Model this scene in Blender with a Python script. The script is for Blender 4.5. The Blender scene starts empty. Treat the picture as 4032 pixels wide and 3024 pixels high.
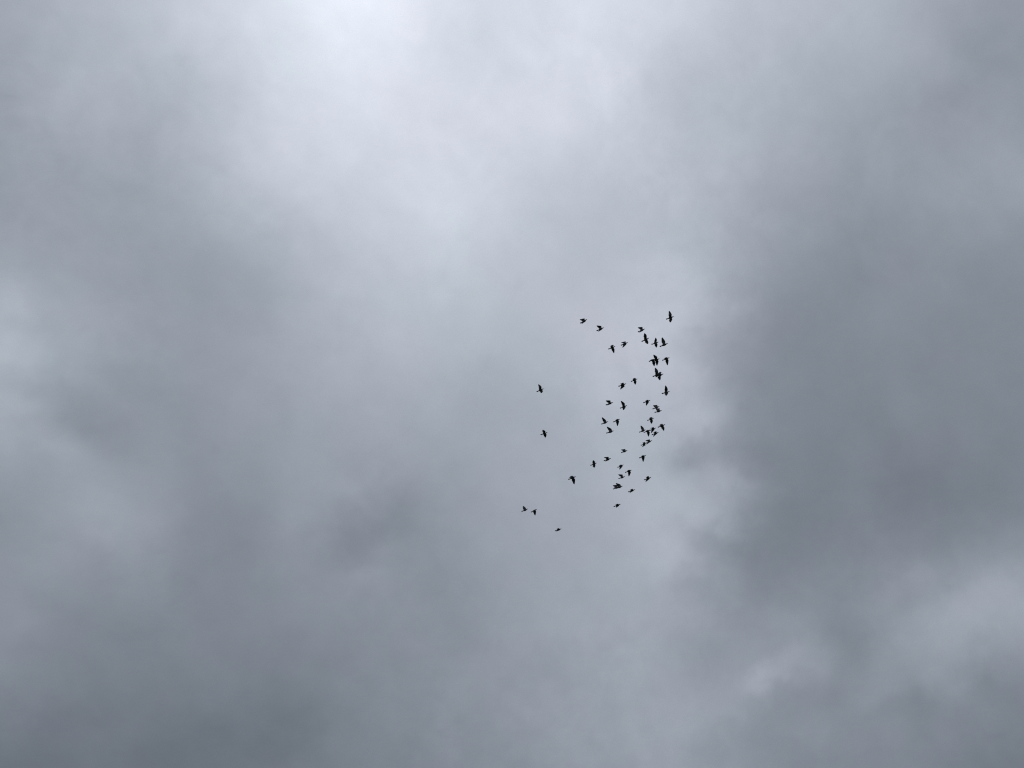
import bpy, bmesh, math, random
import numpy as np
from mathutils import Vector, Matrix

random.seed(7)
scene = bpy.context.scene
COL = scene.collection

# ------------------------------------------------------------------ camera
# a phone held at eye height, tilted steeply up at the cloud deck
FPX = 3140.0                 # focal length in pixels of the 4032 px wide frame
PITCH = math.radians(56.0)
EYE = Vector((0.0, 0.0, 1.6))
cam_data = bpy.data.cameras.new("camera")
cam_data.sensor_width = 36.0
cam_data.lens = 36.0 * FPX / 4032.0
cam_data.clip_start = 0.1
cam_data.clip_end = 20000.0
cam = bpy.data.objects.new("camera", cam_data)
cam.location = EYE
cam.rotation_euler = (math.pi / 2 + PITCH, 0.0, 0.0)
COL.objects.link(cam)
scene.camera = cam
RIGHT = Vector((1, 0, 0))
FWD = Vector((0, math.cos(PITCH), math.sin(PITCH)))
UP = Vector((0, -math.sin(PITCH), math.cos(PITCH)))

# ------------------------------------------------------------------ world + sun (above the clouds)
SUN_EL, SUN_AZ = math.radians(66.0), math.radians(-20.0)   # azimuth measured from +Y towards +X
world = bpy.data.worlds.new("World")
scene.world = world
world.use_nodes = True
wn = world.node_tree
wn.nodes.clear()
w_out = wn.nodes.new("ShaderNodeOutputWorld")
w_bg = wn.nodes.new("ShaderNodeBackground")
w_sky = wn.nodes.new("ShaderNodeTexSky")
w_sky.sky_type = 'NISHITA'
w_sky.sun_disc = False
w_sky.sun_elevation = SUN_EL
w_sky.sun_rotation = SUN_AZ
w_bg.inputs["Strength"].default_value = 0.10
wn.links.new(w_sky.outputs[0], w_bg.inputs["Color"])
wn.links.new(w_bg.outputs[0], w_out.inputs["Surface"])

sun_data = bpy.data.lights.new("sun", 'SUN')
sun_data.energy = 1.5
sun_data.angle = math.radians(12.0)
sun_data.color = (1.0, 0.96, 0.90)
sun = bpy.data.objects.new("sun", sun_data)
sun_dir = Vector((math.sin(SUN_AZ) * math.cos(SUN_EL), math.cos(SUN_AZ) * math.cos(SUN_EL), math.sin(SUN_EL)))
sun.rotation_euler = sun_dir.to_track_quat('Z', 'Y').to_euler()
sun.location = sun_dir * 5000
COL.objects.link(sun)

scene.view_settings.view_transform = 'Standard'
scene.view_settings.look = 'None'
scene.view_settings.exposure = 0.55
scene.view_settings.gamma = 1.0
scene.view_settings.use_curve_mapping = False
scene.cycles.max_bounces = 6
scene.cycles.diffuse_bounces = 4
scene.cycles.transmission_bounces = 4
scene.cycles.use_denoising = False
scene.cycles.pixel_filter_type = 'BLACKMAN_HARRIS'
scene.cycles.filter_width = 1.15


# ------------------------------------------------------------------ helpers
def mat(name):
    m = bpy.data.materials.new(name)
    m.use_nodes = True
    return m, m.node_tree, m.node_tree.nodes["Principled BSDF"]


def hash3(ix, iy, iz, seed):
    h = (ix * 374761393 + iy * 668265263 + iz * 2147483647 + seed * 1274126177) & 0xFFFFFFFF
    h = ((h ^ (h >> 13)) * 1274126177) & 0xFFFFFFFF
    h = ((h ^ (h >> 16)) * 2246822519) & 0xFFFFFFFF
    return ((h ^ (h >> 15)) & 0xFFFFFF) / float(0xFFFFFF) * 2.0 - 1.0


def vnoise(p, seed):
    i = np.floor(p).astype(np.int64)
    f = p - i
    f = f * f * f * (f * (f * 6 - 15) + 10)
    out = 0.0
    for dx in (0, 1):
        for dy in (0, 1):
            for dz in (0, 1):
                w = (f[:, 0] if dx else 1 - f[:, 0]) * (f[:, 1] if dy else 1 - f[:, 1]) * (f[:, 2] if dz else 1 - f[:, 2])
                out = out + w * hash3(i[:, 0] + dx, i[:, 1] + dy, i[:, 2] + dz, seed)
    return out


def fbm(p, octaves, seed, gain=0.5):
    a, s, tot = 1.0, 0.0, 0.0
    for k in range(octaves):
        s = s + a * vnoise(p * (2.03 ** k) + 17.3 * k, seed + k)
        tot += a
        a *= gain
    return s / tot


# ------------------------------------------------------------------ the cloud deck
# brightness that reaches the ground through each part of the deck: a coarse survey of the
# overcast (13 columns x 10 rows over the part of the sky ahead), sRGB values
SURVEY = np.array([
    [163, 175, 192, 214, 232, 228, 217, 222, 209, 192, 182, 172, 152],
    [157, 174, 179, 200, 219, 218, 213, 216, 193, 180, 166, 158, 151],
    [152, 160, 166, 190, 208, 211, 208, 200, 190, 170, 155, 150, 154],
    [158, 157, 155, 163, 186, 198, 194, 187, 182, 156, 142, 143, 141],
    [170, 160, 152, 157, 173, 180, 178, 184, 184, 142, 131, 131, 135],
    [162, 148, 146, 150, 160, 164, 164, 173, 174, 136, 127, 126, 130],
    [142, 152, 148, 141, 150, 147, 156, 166, 170, 129, 125, 123, 130],
    [141, 137, 134, 135, 140, 140, 147, 160, 160, 137, 132, 143, 156],
    [131, 124, 122, 125, 131, 137, 146, 154, 156, 146, 142, 139, 138],
    [108, 112, 110, 112, 122, 130, 138, 146, 152, 140, 133, 130, 118],
], float)
# single lumps, rifts and streaks: x, y, half length, half width, tilt in degrees, strength
LUMPS = [
    (1400, 60, 260, 160, 25, 8), (1560, 700, 130, 110, 0, -5), (1890, 820, 110, 95, 0, 10), (1650, 760, 70, 60, 0, 5),
    (2110, 700, 120, 260, -12, -5), (2010, 430, 90, 90, 0, 3), (1480, 900, 120, 60, 20, 4),
    (120, 1385, 85, 48, 20, 12), (190, 1330, 60, 40, 40, 5), (40, 1290, 60, 50, 20, 5), (134, 1220, 75, 35, 0, 9), (330, 1450, 50, 40, 30, 4), (60, 1130, 90, 60, 0, 7),
    (250, 1500, 80, 60, 40, -6), (360, 1600, 150, 60, 45, -6), (470, 1690, 110, 50, 30, -7), (270, 1755, 110, 45, 25, 11),
    (100, 1590, 90, 40, 0, 6), (60, 1750, 70, 50, 30, 5), (820, 1870, 70, 130, -10, -8), (950, 1600, 60, 50, 0, -4),
    (640, 1560, 90, 50, 0, -3), (500, 2060, 130, 60, 15, 7), (600, 2230, 70, 40, 30, 4), (930, 2150, 170, 110, -30, -5),
    (1180, 2130, 80, 120, 0, 6), (1480, 2080, 165, 90, -22, -16), (1425, 2170, 100, 60, -5, -12), (1570, 2040, 90, 50, 20, -6),
    (1435, 2275, 80, 40, 0, 8), (1590, 2160, 60, 30, -30, 5),
    (2760, 1120, 120, 130, 0, 9), (2880, 1210, 70, 90, 20, 7), (2740, 1240, 100, 100, 0, 5),
    (2870, 1400, 140, 110, -20, -6), (2800, 1500, 90, 60, -30, 4), (2840, 1630, 110, 42, -28, 10), (2740, 1720, 80, 60, 0, 7),
    (2900, 1760, 130, 55, -12, -13), (2800, 1830, 60, 35, -20, -8), (2920, 1895, 85, 36, 5, 13), (2840, 1970, 110, 60, 0, 10),
    (2860, 2040, 80, 55, 0, 12), (2820, 2125, 100, 34, 15, -13), (2715, 2215, 50, 60, 0, 12),
    (2760, 2300, 70, 45, 0, -9), (2650, 2120, 90, 110, 0, 6), (3000, 2120, 60, 90, 0, -5),
    (3040, 2672, 75, 32, -25, 15), (3165, 2620, 120, 45, -18, 13), (2960, 2730, 80, 40, -30, 7), (3140, 2490, 100, 50, -20, 7),
    (3200, 2760, 150, 55, -10, -9), (3417, 2550, 120, 60, -50, -10), (3330, 2480, 70, 60, 0, -5), (3560, 2460, 120, 70, 50, 8),
    (3640, 2290, 80, 36, -20, 7), (3540, 2360, 40, 30, 30, 4), (3900, 2400, 170, 90, -25, 8), (3800, 2500, 130, 80, -40, 8),
    (4000, 2300, 90, 60, -10, 7), (3980, 2660, 110, 70, -20, -14), (3672, 2745, 60, 55, 45, -9), (3620, 2800, 120, 45, 5, -8),
    (3760, 2700, 70, 60, 0, 8), (3560, 2700, 60, 50, 0, 4), (3440, 2750, 70, 40, -20, 4), (2760, 2870, 120, 60, -20, 8),
    (2720, 2480, 70, 50, 0, 4), (2820, 2570, 90, 60, -30, -7), (2740, 2680, 60, 80, 0, 3), (3000, 2900, 160, 60, -25, -6),
    (3650, 60, 90, 60, 0, -4), (3850, 120, 140, 70, 30, -6), (3980, 700, 90, 150, 10, 6), (3800, 420, 150, 80, -30, -5),
    (2050, 2700, 160, 90, -30, -4), (2080, 2400, 120, 80, 0, 5), (1800, 2500, 130, 110, 0, -4), (1130, 2800, 150, 70, 20, -5),
    (350, 2600, 150, 90, -20, 4), (60, 2420, 90, 130, 0, 7), (270, 2830, 120, 60, -20, -5), (1000, 2930, 160, 60, 10, -5),
]
OUTSIDE = 150.0


def srgb_to_lin(v):
    v = np.clip(v / 255.0, 0, 1)
    return np.where(v <= 0.04045, v / 12.92, ((v + 0.055) / 1.055) ** 2.4)


def cubic(g, x, y):
    """Catmull-Rom lookup in the survey, clamped at its border."""
    h, w = g.shape
    x = np.clip(x, 0, w - 1.001)
    y = np.clip(y, 0, h - 1.001)
    ix, iy = np.floor(x).astype(int), np.floor(y).astype(int)
    fx, fy = x - ix, y - iy

    def wt(t):
        return [(1 - t) ** 3 / 6, (3 * t ** 3 - 6 * t ** 2 + 4) / 6, (-3 * t ** 3 + 3 * t ** 2 + 3 * t + 1) / 6, t ** 3 / 6]
    wx, wy = wt(fx), wt(fy)
    out = 0.0
    for a in range(4):
        row = 0.0
        for b in range(4):
            row = row + wx[b] * g[np.clip(iy + a - 1, 0, h - 1), np.clip(ix + b - 1, 0, w - 1)]
        out = out + wy[a] * row
    return out


def prefilter(g):
    """coefficients whose cubic B-spline passes through the survey"""
    c = g.copy()
    for _ in range(30):
        s = cubic(c, *np.meshgrid(np.arange(g.shape[1]) * 1.0, np.arange(g.shape[0]) * 1.0))
        c = c + 0.9 * (g - s)
    return c


def cloud_light(d):
    """sRGB brightness of the deck seen in the directions d (n x 3, unit)"""
    R, F, U = (np.array(v) for v in (RIGHT, FWD, UP))
    # wind-torn edges: the survey is looked up at a turbulently displaced direction
    wob = np.stack([fbm(d * 5.0, 4, 11), fbm(d * 5.0, 4, 37), fbm(d * 5.0, 4, 71)], 1) * 0.010
    wob += np.stack([fbm(d * 24.0, 5, 5, 0.6), fbm(d * 24.0, 5, 15, 0.6), fbm(d * 24.0, 5, 25, 0.6)], 1) * 0.020
    q = d + wob
    z = q @ F
    zc = np.maximum(z, 0.15)
    x = 2061 + FPX * (q @ R) / zc
    y = 1512 - FPX * (q @ U) / zc
    v = cubic(SURVEY_C, x / 336.0, y / 336.0)
    v = v + 4.0 * np.exp(-np.minimum(((x - 3450) / 500) ** 2 + ((y - 1550) / 600) ** 2, 40))
    for (lx, ly, a, b, t, s) in LUMPS:
        t = math.radians(t)
        ux = (x - lx) * math.cos(t) + (y - ly) * math.sin(t)
        uy = -(x - lx) * math.sin(t) + (y - ly) * math.cos(t)
        v = v + (0.62 if s < 0 else 0.75) * s * np.exp(-np.minimum((ux / a) ** 2 * 0.5 + (uy / b) ** 2 * 0.5, 40.0))
    # away from the surveyed part the same kind of overcast goes on
    off = np.maximum(np.maximum(np.abs(x - 2016) - 2300, np.abs(y - 1512) - 1750), 0.0)
    k = np.clip(off / 2200.0, 0, 1)
    k = np.where(z < 0.2, 1.0, k * k * (3 - 2 * k))
    far = OUTSIDE + 26 * fbm(d * 3.2, 5, 91)
    v = v * (1 - k) + far * k
    # small scale mottling, drawn out along the wind
    s_ = np.stack([d @ np.array([0.8, 0.5, 0.2]) * 9, d @ np.array([-0.55, 0.75, 0.3]) * 17, d[:, 2] * 13], 1)
    v = v + 5.5 * fbm(s_, 5, 131, 0.55)
    # torn, wispy structure: billows on several scales, strongest where the deck thins out
    w = np.stack([fbm(d * 14, 3, 201), fbm(d * 14, 3, 211), fbm(d * 14, 3, 221)], 1) * 0.05
    b1 = fbm((d + w) * 30.0, 6, 231, 0.62)
    b2 = 0.33 - np.abs(fbm((d + w * 0.6) * 17.0, 6, 241, 0.6)) * 1.6
    patch = np.clip(0.55 + 1.3 * fbm(d * 4.0, 2, 251), 0.15, 1.3)
    v = v + (b1 * 5.0 + b2 * 3.6) * patch
    return v


SURVEY_C = prefilter(SURVEY)
RX, RZ = 5200.0, 1300.0      # the deck: a very flat dome, 1.3 km above, meeting the ground far out


def build_sky():
    n_az, n_el = 1440, 400
    az = np.linspace(0, 2 * math.pi, n_az, endpoint=False)
    el = np.linspace(math.radians(-2.0), math.radians(89.8), n_el)
    A, E = np.meshgrid(az, el)
    d = np.stack([np.sin(A) * np.cos(E), np.cos(A) * np.cos(E), np.sin(E)], -1).reshape(-1, 3)
    d = np.vstack([d, [[0, 0, 1.0]]])
    r = 1.0 / np.sqrt((d[:, 0] ** 2 + d[:, 1] ** 2) / RX ** 2 + d[:, 2] ** 2 / RZ ** 2)
    co = d * r[:, None] + np.array([0, 0, EYE.z])
    i = np.arange(n_az)
    j = (i + 1) % n_az
    quads = np.concatenate([np.stack([k * n_az + i, k * n_az + j, (k + 1) * n_az + j, (k + 1) * n_az + i], 1) for k in range(n_el - 1)])
    top = (n_el - 1) * n_az
    tris = np.stack([top + i, top + j, np.full(n_az, len(d) - 1)], 1)
    me = bpy.data.meshes.new("sky")
    me.vertices.add(len(co))
    me.vertices.foreach_set("co", co.astype(np.float32).ravel())
    loops = np.concatenate([quads.ravel(), tris.ravel()])
    me.loops.add(len(loops))
    me.loops.foreach_set("vertex_index", loops.astype(np.int32))
    starts = np.concatenate([np.arange(len(quads)) * 4, len(quads) * 4 + np.arange(len(tris)) * 3])
    me.polygons.add(len(starts))
    me.polygons.foreach_set("loop_start", starts.astype(np.int32))
    me.update(calc_edges=True)
    me.shade_smooth()
    lin = srgb_to_lin(cloud_light(d))
    at = me.attributes.new("optical_thickness", 'FLOAT', 'POINT')
    at.data.foreach_set("value", (-np.log(np.clip(lin, 0.02, 0.99))).astype(np.float32))
    o = bpy.data.objects.new("sky", me)
    o["kind"] = "structure"
    COL.objects.link(o)
    return o


sky = build_sky()
m_cloud = bpy.data.materials.new("cloud_deck")
m_cloud.use_nodes = True
nt = m_cloud.node_tree
nt.nodes.clear()
N = nt.nodes.new
L = nt.links.new
out = N("ShaderNodeOutputMaterial")
tr = N("ShaderNodeBsdfTranslucent")
att = N("ShaderNodeAttribute")
att.attribute_name = "optical_thickness"
geo = N("ShaderNodeTexCoord")
noi = N("ShaderNodeTexNoise")          # wisps too fine for the mesh
noi.inputs["Scale"].default_value = 0.012
noi.inputs["Detail"].default_value = 9.0
noi.inputs["Roughness"].default_value = 0.66
noi.inputs["Distortion"].default_value = 0.4
L(geo.outputs["Object"], noi.inputs["Vector"])
sub = N("ShaderNodeMath"); sub.operation = 'MULTIPLY_ADD'
sub.inputs[1].default_value = 0.12
sub.inputs[2].default_value = -0.06
L(noi.outputs["Fac"], sub.inputs[0])
add = N("ShaderNodeMath"); add.operation = 'ADD'
L(att.outputs["Fac"], add.inputs[0]); L(sub.outputs[0], add.inputs[1])
GAIN = 1.0
TINT = (0.964, 0.945, 0.898)              # tuned colour balance of the light let through the deck
hue = N("ShaderNodeTexNoise")
hue.inputs["Scale"].default_value = 0.0045
hue.inputs["Detail"].default_value = 4.0
hue.inputs["Roughness"].default_value = 0.55
L(geo.outputs["Object"], hue.inputs["Vector"])
comb = N("ShaderNodeCombineColor")
for c in range(3):
    neg = N("ShaderNodeMath"); neg.operation = 'MULTIPLY'
    neg.inputs[1].default_value = (-1.035, -0.977, -0.93)[c]
    L(add.outputs[0], neg.inputs[0])
    ex = N("ShaderNodeMath"); ex.operation = 'EXPONENT'
    L(neg.outputs[0], ex.inputs[0])
    src_out = ex.outputs[0]
    if c < 2:                         # noise adds faint lilac and teal areas to the deck's tint
        hm = N("ShaderNodeMath"); hm.operation = 'MULTIPLY_ADD'
        hm.inputs[1].default_value = (-0.06, 0.05)[c]
        hm.inputs[2].default_value = 1.0 - 0.5 * hm.inputs[1].default_value
        L(hue.outputs["Fac"], hm.inputs[0])
        hx = N("ShaderNodeMath"); hx.operation = 'MULTIPLY'
        L(ex.outputs[0], hx.inputs[0]); L(hm.outputs[0], hx.inputs[1])
        src_out = hx.outputs[0]
    mu = N("ShaderNodeMath"); mu.operation = 'MULTIPLY'
    mu.inputs[1].default_value = GAIN * TINT[c]
    mu.use_clamp = True
    L(src_out, mu.inputs[0])
    L(mu.outputs[0], comb.inputs[c])
L(comb.outputs[0], tr.inputs["Color"])
L(tr.outputs[0], out.inputs["Surface"])
sky.data.materials.append(m_cloud)

# ------------------------------------------------------------------ ground below the flock
m_ground, nt, p = mat("dull_grass")
tc = nt.nodes.new("ShaderNodeTexCoord")
n1 = nt.nodes.new("ShaderNodeTexNoise")
n1.inputs["Scale"].default_value = 0.35
n1.inputs["Detail"].default_value = 8
rp = nt.nodes.new("ShaderNodeValToRGB")
rp.color_ramp.elements[0].color = (0.030, 0.036, 0.022, 1)
rp.color_ramp.elements[1].color = (0.075, 0.080, 0.050, 1)
nt.links.new(tc.outputs["Object"], n1.inputs["Vector"])
nt.links.new(n1.outputs["Fac"], rp.inputs["Fac"])
nt.links.new(rp.outputs["Color"], p.inputs["Base Color"])
p.inputs["Roughness"].default_value = 0.95
bm = bmesh.new()
NG = 96
rings = [0.0, 3, 8, 20, 50, 120, 300, 800, 2000, 5300]
prev = None
for ri, r in enumerate(rings):
    if ri == 0:
        cur = [bm.verts.new((0, 0, 0))]
    else:
        cur = []
        for k in range(NG):
            a = 2 * math.pi * k / NG
            zz = 0.0 if r < 20 else 0.02 * math.sqrt(r) * math.sin(3 * a + ri)
            cur.append(bm.verts.new((r * math.cos(a), r * math.sin(a), zz - 0.02)))
    if prev is not None:
        for k in range(NG):
            if len(prev) == 1:
                bm.faces.new((prev[0], cur[k], cur[(k + 1) % NG]))
            else:
                bm.faces.new((prev[k], cur[k], cur[(k + 1) % NG], prev[(k + 1) % NG]))
    prev = cur
me = bpy.data.meshes.new("ground")
bm.to_mesh(me); bm.free()
me.materials.append(m_ground)
g = bpy.data.objects.new("ground", me)
g["kind"] = "structure"
COL.objects.link(g)

# ------------------------------------------------------------------ pigeon materials
m_feather, nt, p = mat("slate_feathers")
tc = nt.nodes.new("ShaderNodeTexCoord")
n1 = nt.nodes.new("ShaderNodeTexNoise")
n1.inputs["Scale"].default_value = 45.0
n1.inputs["Detail"].default_value = 4
w1 = nt.nodes.new("ShaderNodeTexWave")       # barring of the flight feathers
w1.inputs["Scale"].default_value = 26.0
w1.inputs["Distortion"].default_value = 2.0
mx = nt.nodes.new("ShaderNodeMix"); mx.data_type = 'FLOAT'
mx.inputs[0].default_value = 0.35
rp = nt.nodes.new("ShaderNodeValToRGB")
rp.color_ramp.elements[0].color = (0.036, 0.040, 0.052, 1)
rp.color_ramp.elements[1].color = (0.105, 0.105, 0.122, 1)
oi = nt.nodes.new("ShaderNodeObjectInfo")    # every bird a slightly different grey
hv = nt.nodes.new("ShaderNodeMath"); hv.operation = 'MULTIPLY_ADD'
hv.inputs[1].default_value = 0.5; hv.inputs[2].default_value = -0.25
nt.links.new(tc.outputs["Object"], n1.inputs["Vector"])
nt.links.new(tc.outputs["Object"], w1.inputs["Vector"])
nt.links.new(n1.outputs["Fac"], mx.inputs[2])
nt.links.new(w1.outputs["Fac"], mx.inputs[3])
ad = nt.nodes.new("ShaderNodeMath"); ad.operation = 'ADD'
nt.links.new(oi.outputs["Random"], hv.inputs[0])
nt.links.new(mx.outputs[0], ad.inputs[0])
nt.links.new(hv.outputs[0], ad.inputs[1])
nt.links.new(ad.outputs[0], rp.inputs["Fac"])
nt.links.new(rp.outputs["Color"], p.inputs["Base Color"])
p.inputs["Roughness"].default_value = 0.75
m_beak, nt, p = mat("dark_horn")
n1 = nt.nodes.new("ShaderNodeTexNoise"); n1.inputs["Scale"].default_value = 90
rp = nt.nodes.new("ShaderNodeValToRGB")
rp.color_ramp.elements[0].color = (0.025, 0.022, 0.022, 1)
rp.color_ramp.elements[1].color = (0.06, 0.052, 0.05, 1)
nt.links.new(n1.outputs["Fac"], rp.inputs["Fac"]); nt.links.new(rp.outputs["Color"], p.inputs["Base Color"])
p.inputs["Roughness"].default_value = 0.4

# ------------------------------------------------------------------ the flock
# region origins and scales in which the birds were measured
REG = {1: (2200, 1180, 7.9), 2: (2380, 1240, 7.9), 3: (2460, 1190, 7.9), 4: (2500, 1360, 11.06), 5: (2380, 1440, 7.9),
       6: (2500, 1540, 11.06), 7: (2340, 1600, 11.06), 8: (2500, 1620, 13.825), 9: (2400, 1700, 11.06), 10: (2300, 1750, 11.06),
       11: (2380, 1850, 11.06), 12: (2200, 1780, 11.06), 13: (2100, 1480, 18.433), 14: (2100, 1660, 18.433),
       15: (2030, 1960, 11.06), 16: (2480, 1700, 18.433)}
# region, tail tip, bill tip, upper wrist, upper wing tip, lower wrist, lower wing tip, label
BIRDS = [
    (1, (672, 733), (890, 610), (800, 580), (655, 612), (850, 668), (710, 762),
     "pigeon leading the upper left corner of the flock, both wings swept back"),
    (1, (1180, 970), (1415, 868), (1325, 818), (1180, 802), (1345, 930), (1235, 997),
     "pigeon with hooked raised wing just below and right of the upper left corner bird"),
    (2, (515, 945), (740, 855), (655, 820), (523, 852), (680, 920), (567, 1025),
     "pigeon with both wings bent back and long lower tip, beside a bird with wing down"),
    (2, (122, 1065), (345, 980), (262, 930), (292, 955), (312, 1060), (303, 1192),
     "pigeon with long lower wing and stub above, left of a bird with wings bent back"),
    (2, (1045, 530), (1270, 433), (1182, 375), (1040, 386), (1200, 495), (1075, 555),
     "small pigeon with flat topped hooked wing, directly above the bird with widest spread wings"),
    (2, (1158, 828), (1400, 716), (1315, 640), (1250, 565), (1368, 850), (1350, 908),
     "pigeon with both broad wings fully spread, leftmost of the three abreast near the top"),
    (2, (1465, 918), (1695, 842), (1635, 780), (1595, 706), (1652, 910), (1628, 1015),
     "pigeon with spread pointed wings, middle of the three abreast near the top"),
    (2, (1722, 985), (1985, 885), (1888, 820), (1798, 695), None, None,
     "pigeon with one tall raised wing and flat belly, rightmost of three abreast near the top"),
    (2, (1490, 1455), (1727, 1360), (1642, 1300), (1530, 1235), (1685, 1440), (1640, 1582),
     "pigeon flying in front in the upper overlapping pair, its bill clear and its wings spread"),
    (2, (1385, 1450), (1612, 1362), (1500, 1378), (1540, 1378), (1580, 1480), (1555, 1598),
     "pigeon behind in the upper overlapping pair, its tail clear and its lower wing down"),
    (2, (1800, 1415), (2037, 1328), (1935, 1318), (1970, 1312), (1995, 1410), (1965, 1574),
     "pigeon with wing pointing straight down, just right of the upper overlapping pair"),
    (3, (1290, 530), (1540, 443), (1460, 375), (1383, 265), (1478, 540), (1425, 630),
     "topmost pigeon of the whole flock, long wing up and shorter rounded wing down"),
    (4, (778, 1360), (1130, 1222), (1005, 1095), (885, 968), None, None,
     "pigeon of the second overlapping pair whose tall pointed wing reaches up"),
    (4, (905, 1372), (1258, 1245), (1135, 1150), (1155, 1195), (1125, 1350), (1105, 1515),
     "pigeon of the second overlapping pair with its lower wing stabbing down and bill free"),
    (5, (437, 645), (685, 560), (602, 530), (495, 562), (630, 645), (500, 742),
     "stubby pigeon with both wings folded back, left of a smaller bird with wing down"),
    (5, (825, 493), (1035, 410), (948, 378), (982, 395), (998, 490), (968, 587),
     "small pigeon alone between the overlapping pair and a stubby bird, lower wing down"),
    (5, (1785, 868), (2042, 803), (1970, 730), (1905, 612), (1980, 860), (1930, 932),
     "pigeon at the right edge with tall narrow wing up and short round wing below"),
    (5, (45, 1222), (278, 1138), (182, 1078), (42, 1080), (200, 1195), (90, 1235),
     "pigeon with flat hooked wing pointing backwards, left neighbour of a bird with one wing up"),
    (5, (485, 1325), (712, 1238), (632, 1170), (515, 1088), (658, 1300), (598, 1380),
     "pigeon with one wing slanting up and a short rounded one down, in the middle left"),
    (5, (1210, 1152), (1437, 1075), (1362, 1062), (1290, 1098), (1385, 1130), (1303, 1245),
     "small pigeon in a dive shape with only one swept wing down, above a stacked pair"),
    (6, (770, 780), (1083, 668), (975, 600), (793, 615), None, None,
     "upper pigeon of the pair stacked head over wing, hooked wing above"),
    (6, (858, 930), (1187, 845), (1078, 748), (910, 752), None, None,
     "lower pigeon of the pair stacked head over wing, its wing under the other's belly"),
    (6, (540, 1280), (845, 1178), (730, 1130), (770, 1152), (783, 1290), (735, 1422),
     "pigeon with round humped back and wing down, alone below the stacked pair"),
    (8, (1250, 865), (1668, 715), (1475, 672), (1530, 700), (1605, 880), (1580, 1060),
     "pigeon at the right edge of the tight cluster with one long wing pointing down"),
    (8, (235, 1135), (605, 1000), (487, 905), (325, 765), None, None,
     "brownish winged pigeon with one wing up at the left of the tight cluster"),
    (8, (480, 1150), (850, 1003), (745, 1000), (700, 1025), (812, 1120), (752, 1387),
     "pigeon at the bottom of the tight cluster with one long wing down, touching another's tail"),
    (8, (790, 1045), (1168, 898), (1025, 855), (850, 912), (1068, 990), (890, 1185),
     "pigeon in the middle of the tight cluster with both wings swept, tail over its neighbour"),
    (8, (920, 1270), (1312, 1143), (1175, 1085), (1020, 1130), (1205, 1210), (995, 1390),
     "lower right pigeon of the tight cluster, both wings swept back into a fork"),
    (7, (308, 778), (617, 662), (507, 600), (335, 468), None, None,
     "pigeon with one slim wing up, left of the bird with its wing down"),
    (7, (828, 685), (1132, 552), (1045, 545), (990, 572), (1082, 650), (1018, 860),
     "pigeon with hunched back and one narrow wing down, right of a bird with wing up"),
    (7, (525, 1170), (862, 1068), (757, 985), (553, 880), None, None,
     "pigeon with one broad curved wing up and back, just below the other raised wing bird"),
    (16, (1170, 830), (1632, 636), (1442, 545), (1140, 625), (1480, 745), (1160, 962),
     "leading pigeon of the nose to tail pair, small gap of sky under its tail"),
    (16, (800, 990), (1250, 830), (1132, 745), (930, 785), (1135, 985), (912, 1112),
     "trailing pigeon of the nose to tail pair with forked tail and wing"),
    (9, (507, 915), (792, 812), (682, 750), (503, 775), None, None,
     "small pigeon with square flat wing on its own, left below the nose to tail pair"),
    (9, (1295, 1145), (1602, 1030), (1490, 1022), (1430, 1050), (1532, 1110), (1472, 1324),
     "pigeon with one wing straight down, alone below the nose to tail pair"),
    (9, (348, 1555), (628, 1440), (520, 1430), (455, 1475), (570, 1510), (440, 1652),
     "small hunched pigeon with wing tip down and back, upper of a loose trio"),
    (10, (275, 915), (562, 808), (482, 765), (403, 685), (492, 920), (452, 1012),
     "pigeon with both short wings evenly spread, left of a bird with a flat hooked wing"),
    (10, (858, 712), (1183, 607), (1068, 540), (865, 555), (1072, 690), (930, 742),
     "pigeon with flat hooked wing and forked tail end, right of the evenly spread bird"),
    (10, (1785, 1222), (2087, 1115), (1990, 1105), (1900, 1145), (2042, 1210), (1955, 1397),
     "pigeon with one wing down, right one of a loose trio in the lower flock"),
    (10, (1500, 1490), (1792, 1400), (1672, 1310), (1488, 1300), None, None,
     "pigeon with sickle wing curved up and back, lowest of a loose trio"),
    (11, (1730, 440), (2050, 325), (1930, 275), (1820, 315), (1968, 395), (1795, 530),
     "stubby pigeon with forked outline out at the lower right edge of the flock"),
    (11, (495, 812), (810, 708), (702, 640), (500, 570), None, None,
     "front pigeon of the lowest overlapping pair, sickle wing raised"),
    (11, (375, 840), (685, 735), (548, 645), (365, 675), None, None,
     "rear pigeon of the lowest overlapping pair, thin grey tail trailing"),
    (11, (1035, 962), (1350, 862), (1237, 828), (1130, 880), (1255, 925), (1095, 1012),
     "flat small pigeon seen nearly edge on, right below the lowest overlapping pair"),
    (11, (405, 1605), (718, 1495), (600, 1478), (450, 1542), (640, 1560), (530, 1645),
     "flat dark pigeon, lowest one below the main column of birds"),
    (12, (418, 1195), (757, 1070), (575, 1030), (650, 1050), (713, 1190), (685, 1407),
     "pigeon with rounded stub above and long wing below, left of the lower column"),
    (13, (245, 1150), (772, 930), (592, 775), (370, 603), (705, 1090), (618, 1247),
     "upper one of the two lone pigeons far left, long pointed wing up"),
    (14, (530, 965), (1047, 790), (882, 690), (690, 592), (962, 930), (900, 1162),
     "lower one of the two lone pigeons far left, both wings spread"),
    (15, (262, 600), (550, 485), (450, 450), (360, 398), None, None,
     "leftmost pigeon of all, short raised wing, beside a bird with wing down"),
    (15, (670, 630), (939, 500), (850, 520), (790, 560), (895, 590), (862, 772),
     "pale backed pigeon with one wing down, beside the leftmost bird"),
    (15, (1715, 1445), (2012, 1355), (1905, 1325), (1800, 1365), (1925, 1415), (1770, 1472),
     "lowest pigeon of all, a flat dark shape by itself"),
]
BODY_LEN = 0.335
ARM, HAND = 0.125, 0.195


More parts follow.
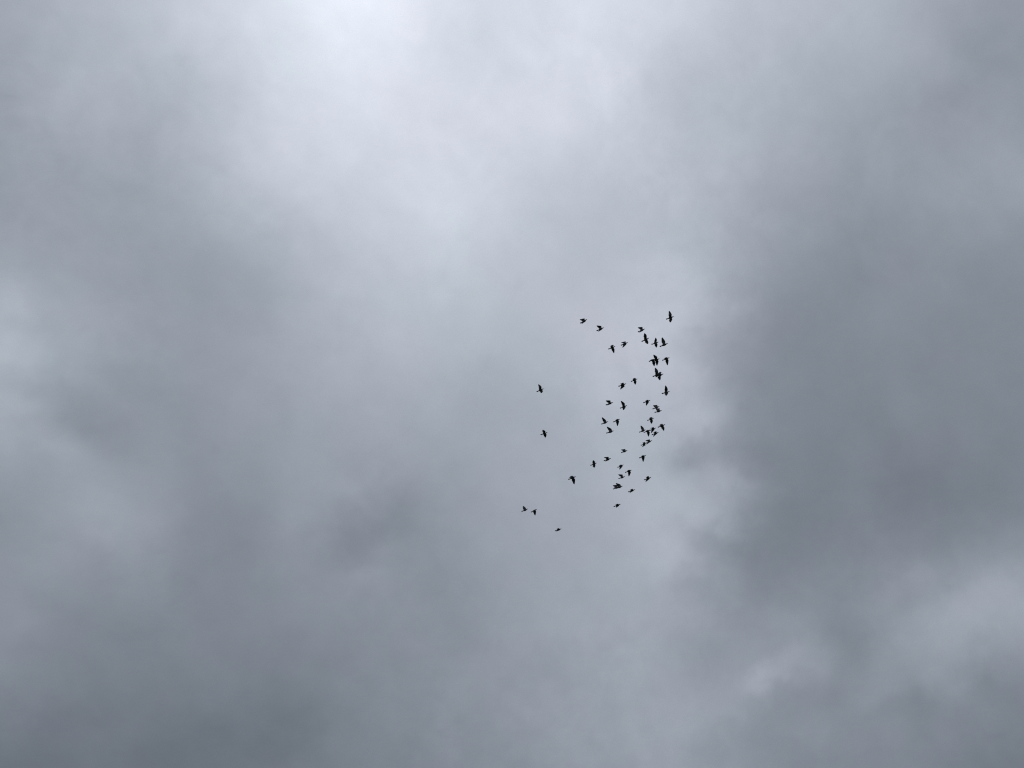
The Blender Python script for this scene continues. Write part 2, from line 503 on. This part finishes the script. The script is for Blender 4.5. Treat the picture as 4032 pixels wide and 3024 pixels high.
def ray(px):
    x, y = px
    return (FWD + RIGHT * ((x - 2016) / FPX) + UP * ((1512 - y) / FPX)).normalized()


def project(p):
    d = p - EYE
    z = d.dot(FWD)
    return Vector((2016 + FPX * d.dot(RIGHT) / z, 1512 - FPX * d.dot(UP) / z))


def body_rings():
    """x, half width, half height, z offset: tail tip to bill"""
    return [(-0.172, 0.012, 0.0018, 0.004), (-0.168, 0.021, 0.0022, 0.004), (-0.160, 0.027, 0.0028, 0.004), (-0.130, 0.024, 0.0040, 0.004),
            (-0.100, 0.019, 0.0070, 0.003), (-0.080, 0.019, 0.0130, 0.002), (-0.055, 0.026, 0.0220, -0.001),
            (-0.025, 0.032, 0.0290, -0.002), (0.010, 0.036, 0.0330, -0.003), (0.040, 0.034, 0.0320, -0.002),
            (0.065, 0.028, 0.0280, 0.002), (0.085, 0.020, 0.0200, 0.008), (0.100, 0.0155, 0.0160, 0.012),
            (0.118, 0.0160, 0.0175, 0.016), (0.132, 0.0140, 0.0150, 0.016), (0.142, 0.0080, 0.0080, 0.014),
            (0.146, 0.0045, 0.0045, 0.012), (0.156, 0.0032, 0.0035, 0.010), (0.165, 0.0010, 0.0012, 0.006)]


def loft(bm, rings, closed_ends=True):
    n = len(rings[0])
    vs = [[bm.verts.new(c) for c in r] for r in rings]
    fs = []
    for a, b in zip(vs[:-1], vs[1:]):
        for k in range(n):
            fs.append(bm.faces.new((a[k], a[(k + 1) % n], b[(k + 1) % n], b[k])))
    fs.append(bm.faces.new(list(reversed(vs[0]))))
    fs.append(bm.faces.new(vs[-1]))
    return fs


def body_bm():
    bm = bmesh.new()
    rings = []
    for (x, ry, rz, z) in body_rings():
        ry, rz = ry * 1.1, rz * 1.1
        rings.append([Vector((x, ry * math.cos(t), z + rz * math.sin(t))) for t in [2 * math.pi * k / 14 for k in range(14)]])
    fs = loft(bm, rings)
    for f in fs:
        if f.calc_center_median().x > 0.1455:
            f.material_index = 1
        f.smooth = True
    # eyes, one on each side of the head
    for s in (-1, 1):
        r = bmesh.ops.create_icosphere(bm, subdivisions=1, radius=0.0034)
        for v in r["verts"]:
            v.co += Vector((0.128, s * 0.0135, 0.020))
            for f in v.link_faces:
                f.material_index = 1
    return bm


def wing_bm(S, W, P, side):
    """a cambered feathered wing: leading edge shoulder S, wrist W, tip P"""
    bm = bmesh.new()
    fwd = Vector((1, 0, 0))
    back = -fwd
    arm, hand = (W - S), (P - W)
    au, hu = arm.normalized(), hand.normalized()
    inward = (S - W).normalized()
    c_in = (back - au * back.dot(au) * 0.35).normalized()
    c_out = (back + inward * 0.55)
    c_out = (c_out - hu * c_out.dot(hu))
    c_out = c_out.normalized() if c_out.length > 1e-3 else c_in
    root = Vector((0.045, side * 0.004, S.z * 0.5))
    stations = [(root, back, 0.080, Vector((0, side, 0)))]
    na, nh = 5, 15
    for i in range(na):
        u = i / (na - 1) * 0.88
        pos = S.lerp(W, u)
        pos = pos + fwd * 0.004 * math.sin(math.pi * u)
        stations.append((pos, c_in.lerp(c_out, 0.35 * u).normalized(), 0.110 + 0.012 * u, au))
    for i in range(nh):
        s = i / (nh - 1)
        # rounded wrist, slightly bowed leading edge
        pos = W + hand * s
        if i == 0:
            pos = W + (S - W).normalized() * 0.002 - hu * 0.0
        bow = (fwd * 0.010) * math.sin(math.pi * min(1, s * 1.0)) 
        bow = bow - hu * bow.dot(hu)
        pos = pos + bow
        ch = 0.120 * max(0.0, 1 - s ** 1.5) ** 0.68 + 0.016
        if i > 4:
            ch *= 1.0 - (0.10 if i % 2 else 0.0) * s      # feather tips
        stations.append((pos, c_in.lerp(c_out, 0.35 + 0.65 * min(1, s * 1.6)).normalized(), ch, (au.lerp(hu, min(1, 0.4 + s * 2)))))
    prof = [(0.0, 0.0), (0.10, 0.0040), (0.35, 0.0045), (0.70, 0.0026), (1.0, 0.0008), (0.70, -0.0012), (0.35, -0.0026), (0.10, -0.0030)]
    rings = []
    for k, (pos, c, ch, sp) in enumerate(stations):
        n = sp.cross(c)
        n = n.normalized() if n.length > 1e-4 else Vector((0, 0, 1))
        n = n * (1 if side > 0 else -1)                   # dorsal side
        thin = 1.0 if k < 8 else max(0.35, 1 - (k - 8) * 0.06)
        camber = 0.010 * ch / 0.1
        rings.append([pos + c * (u * ch) + n * (h * thin * 1.3 + camber * math.sin(math.pi * u)) for (u, h) in prof])
    fs = loft(bm, rings)
    for f in fs:
        f.smooth = True
    bmesh.ops.recalc_face_normals(bm, faces=bm.faces[:])
    return bm


def to_obj(bm, name):
    me = bpy.data.meshes.new(name)
    bm.to_mesh(me); bm.free()
    me.materials.append(m_feather); me.materials.append(m_beak)
    return bpy.data.objects.new(name, me)


def union(body, parts):
    for q in parts:
        COL.objects.link(q)
    COL.objects.link(body)
    for q in parts:
        m = body.modifiers.new("join", 'BOOLEAN')
        m.operation = 'UNION'; m.object = q; m.solver = 'EXACT'
    dg = bpy.context.evaluated_depsgraph_get()
    me = bpy.data.meshes.new_from_object(body.evaluated_get(dg))
    ok = len(me.vertices) > 300
    COL.objects.unlink(body)
    for q in parts:
        COL.objects.unlink(q)
    if not ok:
        bm = bmesh.new()
        for q in [body] + parts:
            bm.from_mesh(q.data)
        me = bpy.data.meshes.new("pigeon")
        bm.to_mesh(me); bm.free()
        me.materials.append(m_feather); me.materials.append(m_beak)
    for q in parts + [body]:
        bpy.data.objects.remove(q)
    return me


def pose(T, H):
    """centre and heading of a level-flying bird whose tail and bill show at pixels T and H"""
    T, H = Vector(T), Vector(H)
    mid = (T + H) / 2
    want = math.atan2(-(H.y - T.y), H.x - T.x)
    length = (H - T).length
    phi, d = -0.4, 30.0
    for _ in range(25):
        c = EYE + ray(mid) * d

        def ang(ph):
            f = Vector((math.cos(ph), math.sin(ph), 0))
            a, b = project(c - f * BODY_LEN / 2), project(c + f * BODY_LEN / 2)
            return math.atan2(-(b.y - a.y), b.x - a.x), (b - a).length
        a0, l0 = ang(phi)
        a1, _ = ang(phi + 1e-3)
        phi -= max(-0.3, min(0.3, (a0 - want) / ((a1 - a0) / 1e-3)))
        d *= l0 / length
    return EYE + ray(mid) * d, phi


def solve_joint(origin, px, length, M_inv):
    """the two places (bird's own axes) at bone length from origin that show at pixel px"""
    r = ray(px)
    oc = EYE - origin
    b = r.dot(oc)
    disc = b * b - (oc.length_squared - length * length)
    if disc <= 0:
        p = EYE + r * (-b)
        return [origin + (p - origin).normalized() * min((p - origin).length, length * 1.12)]
    s = math.sqrt(disc)
    return [EYE + r * (-b - s), EYE + r * (-b + s)]


def wing_options(M, side, W2, P2):
    Mi = M.inverted()
    S = Vector((0.060, side * 0.024, 0.010))
    Sw = M @ S
    res = []
    for Wc in solve_joint(Sw, W2, ARM, Mi):
        for Pc in solve_joint(Wc, P2, HAND, Mi):
            w, p = Mi @ Wc, Mi @ Pc
            wy, py = w.y * side, p.y * side
            cost = max(0, 0.02 - wy) * 30 + max(0, 0.0 - py) * 12
            cost += max(0, -0.05 - p.z) * 2 + max(0, p.x - 0.13) * 10
            bend = (w - S).normalized().dot((p - w).normalized())
            cost += max(0, -0.1 - bend) * 3
            res.append((cost, w, p))
    return S, res


flock = "pigeons flying together in one loose flock"
first = True
for (reg, T, H, UW, UP_, LW, LP, label) in BIRDS:
    ox, oy, sc = REG[reg]
    px = lambda q: (ox + q[0] / sc, oy + q[1] / sc)
    C, phi = pose(px(T), px(H))
    M = Matrix.Translation(C) @ Matrix.Rotation(phi, 4, 'Z')
    Mi = M.inverted()
    Sr, right = wing_options(M, -1, px(UW), px(UP_))       # the near wing shows above the body
    Sl = Vector((Sr.x, -Sr.y, Sr.z))
    best = None
    if LW is not None:
        Sl, left = wing_options(M, 1, px(LW), px(LP))
        for cr, wr, pr in right:
            for cl, wl, pl in left:
                mir = lambda v: Vector((v.x, -v.y, v.z))
                c = cr + cl + (wr - mir(wl)).length * 1.0 + (pr - mir(pl)).length * 1.2
                if best is None or c < best[0]:
                    best = (c, wr, pr, wl, pl)
    else:
        a, b = Vector(px(T)), Vector(px(H))
        ax = (b - a).normalized()
        nrm = Vector((-ax.y, ax.x))                        # towards the bottom of the picture
        for cr, wr, pr in right:
            wl, pl = Vector((wr.x, -wr.y, wr.z)), Vector((pr.x, -pr.y, pr.z))
            hang = sum(max(0, (project(M @ q) - a).dot(nrm) - 2.0) for q in (wl, pl))
            c = cr + 0.08 * hang + max(0, -pr.z) * 4
            if best is None or c < best[0]:
                best = (c, wr, pr, wl, pl)
    _, wr, pr, wl, pl = best
    body = to_obj(body_bm(), "pigeon_body")
    r_ = to_obj(wing_bm(Sr, wr, pr, -1), "wing")
    l_ = to_obj(wing_bm(Sl, wl, pl, 1), "wing")
    me = union(body, [r_, l_])
    me.name = "pigeon"
    o = bpy.data.objects.new("pigeon", me)
    o.location = C
    o.rotation_euler = (0, 0, phi)
    o["label"] = label
    o["category"] = "bird"
    o["group"] = flock
    COL.objects.link(o)
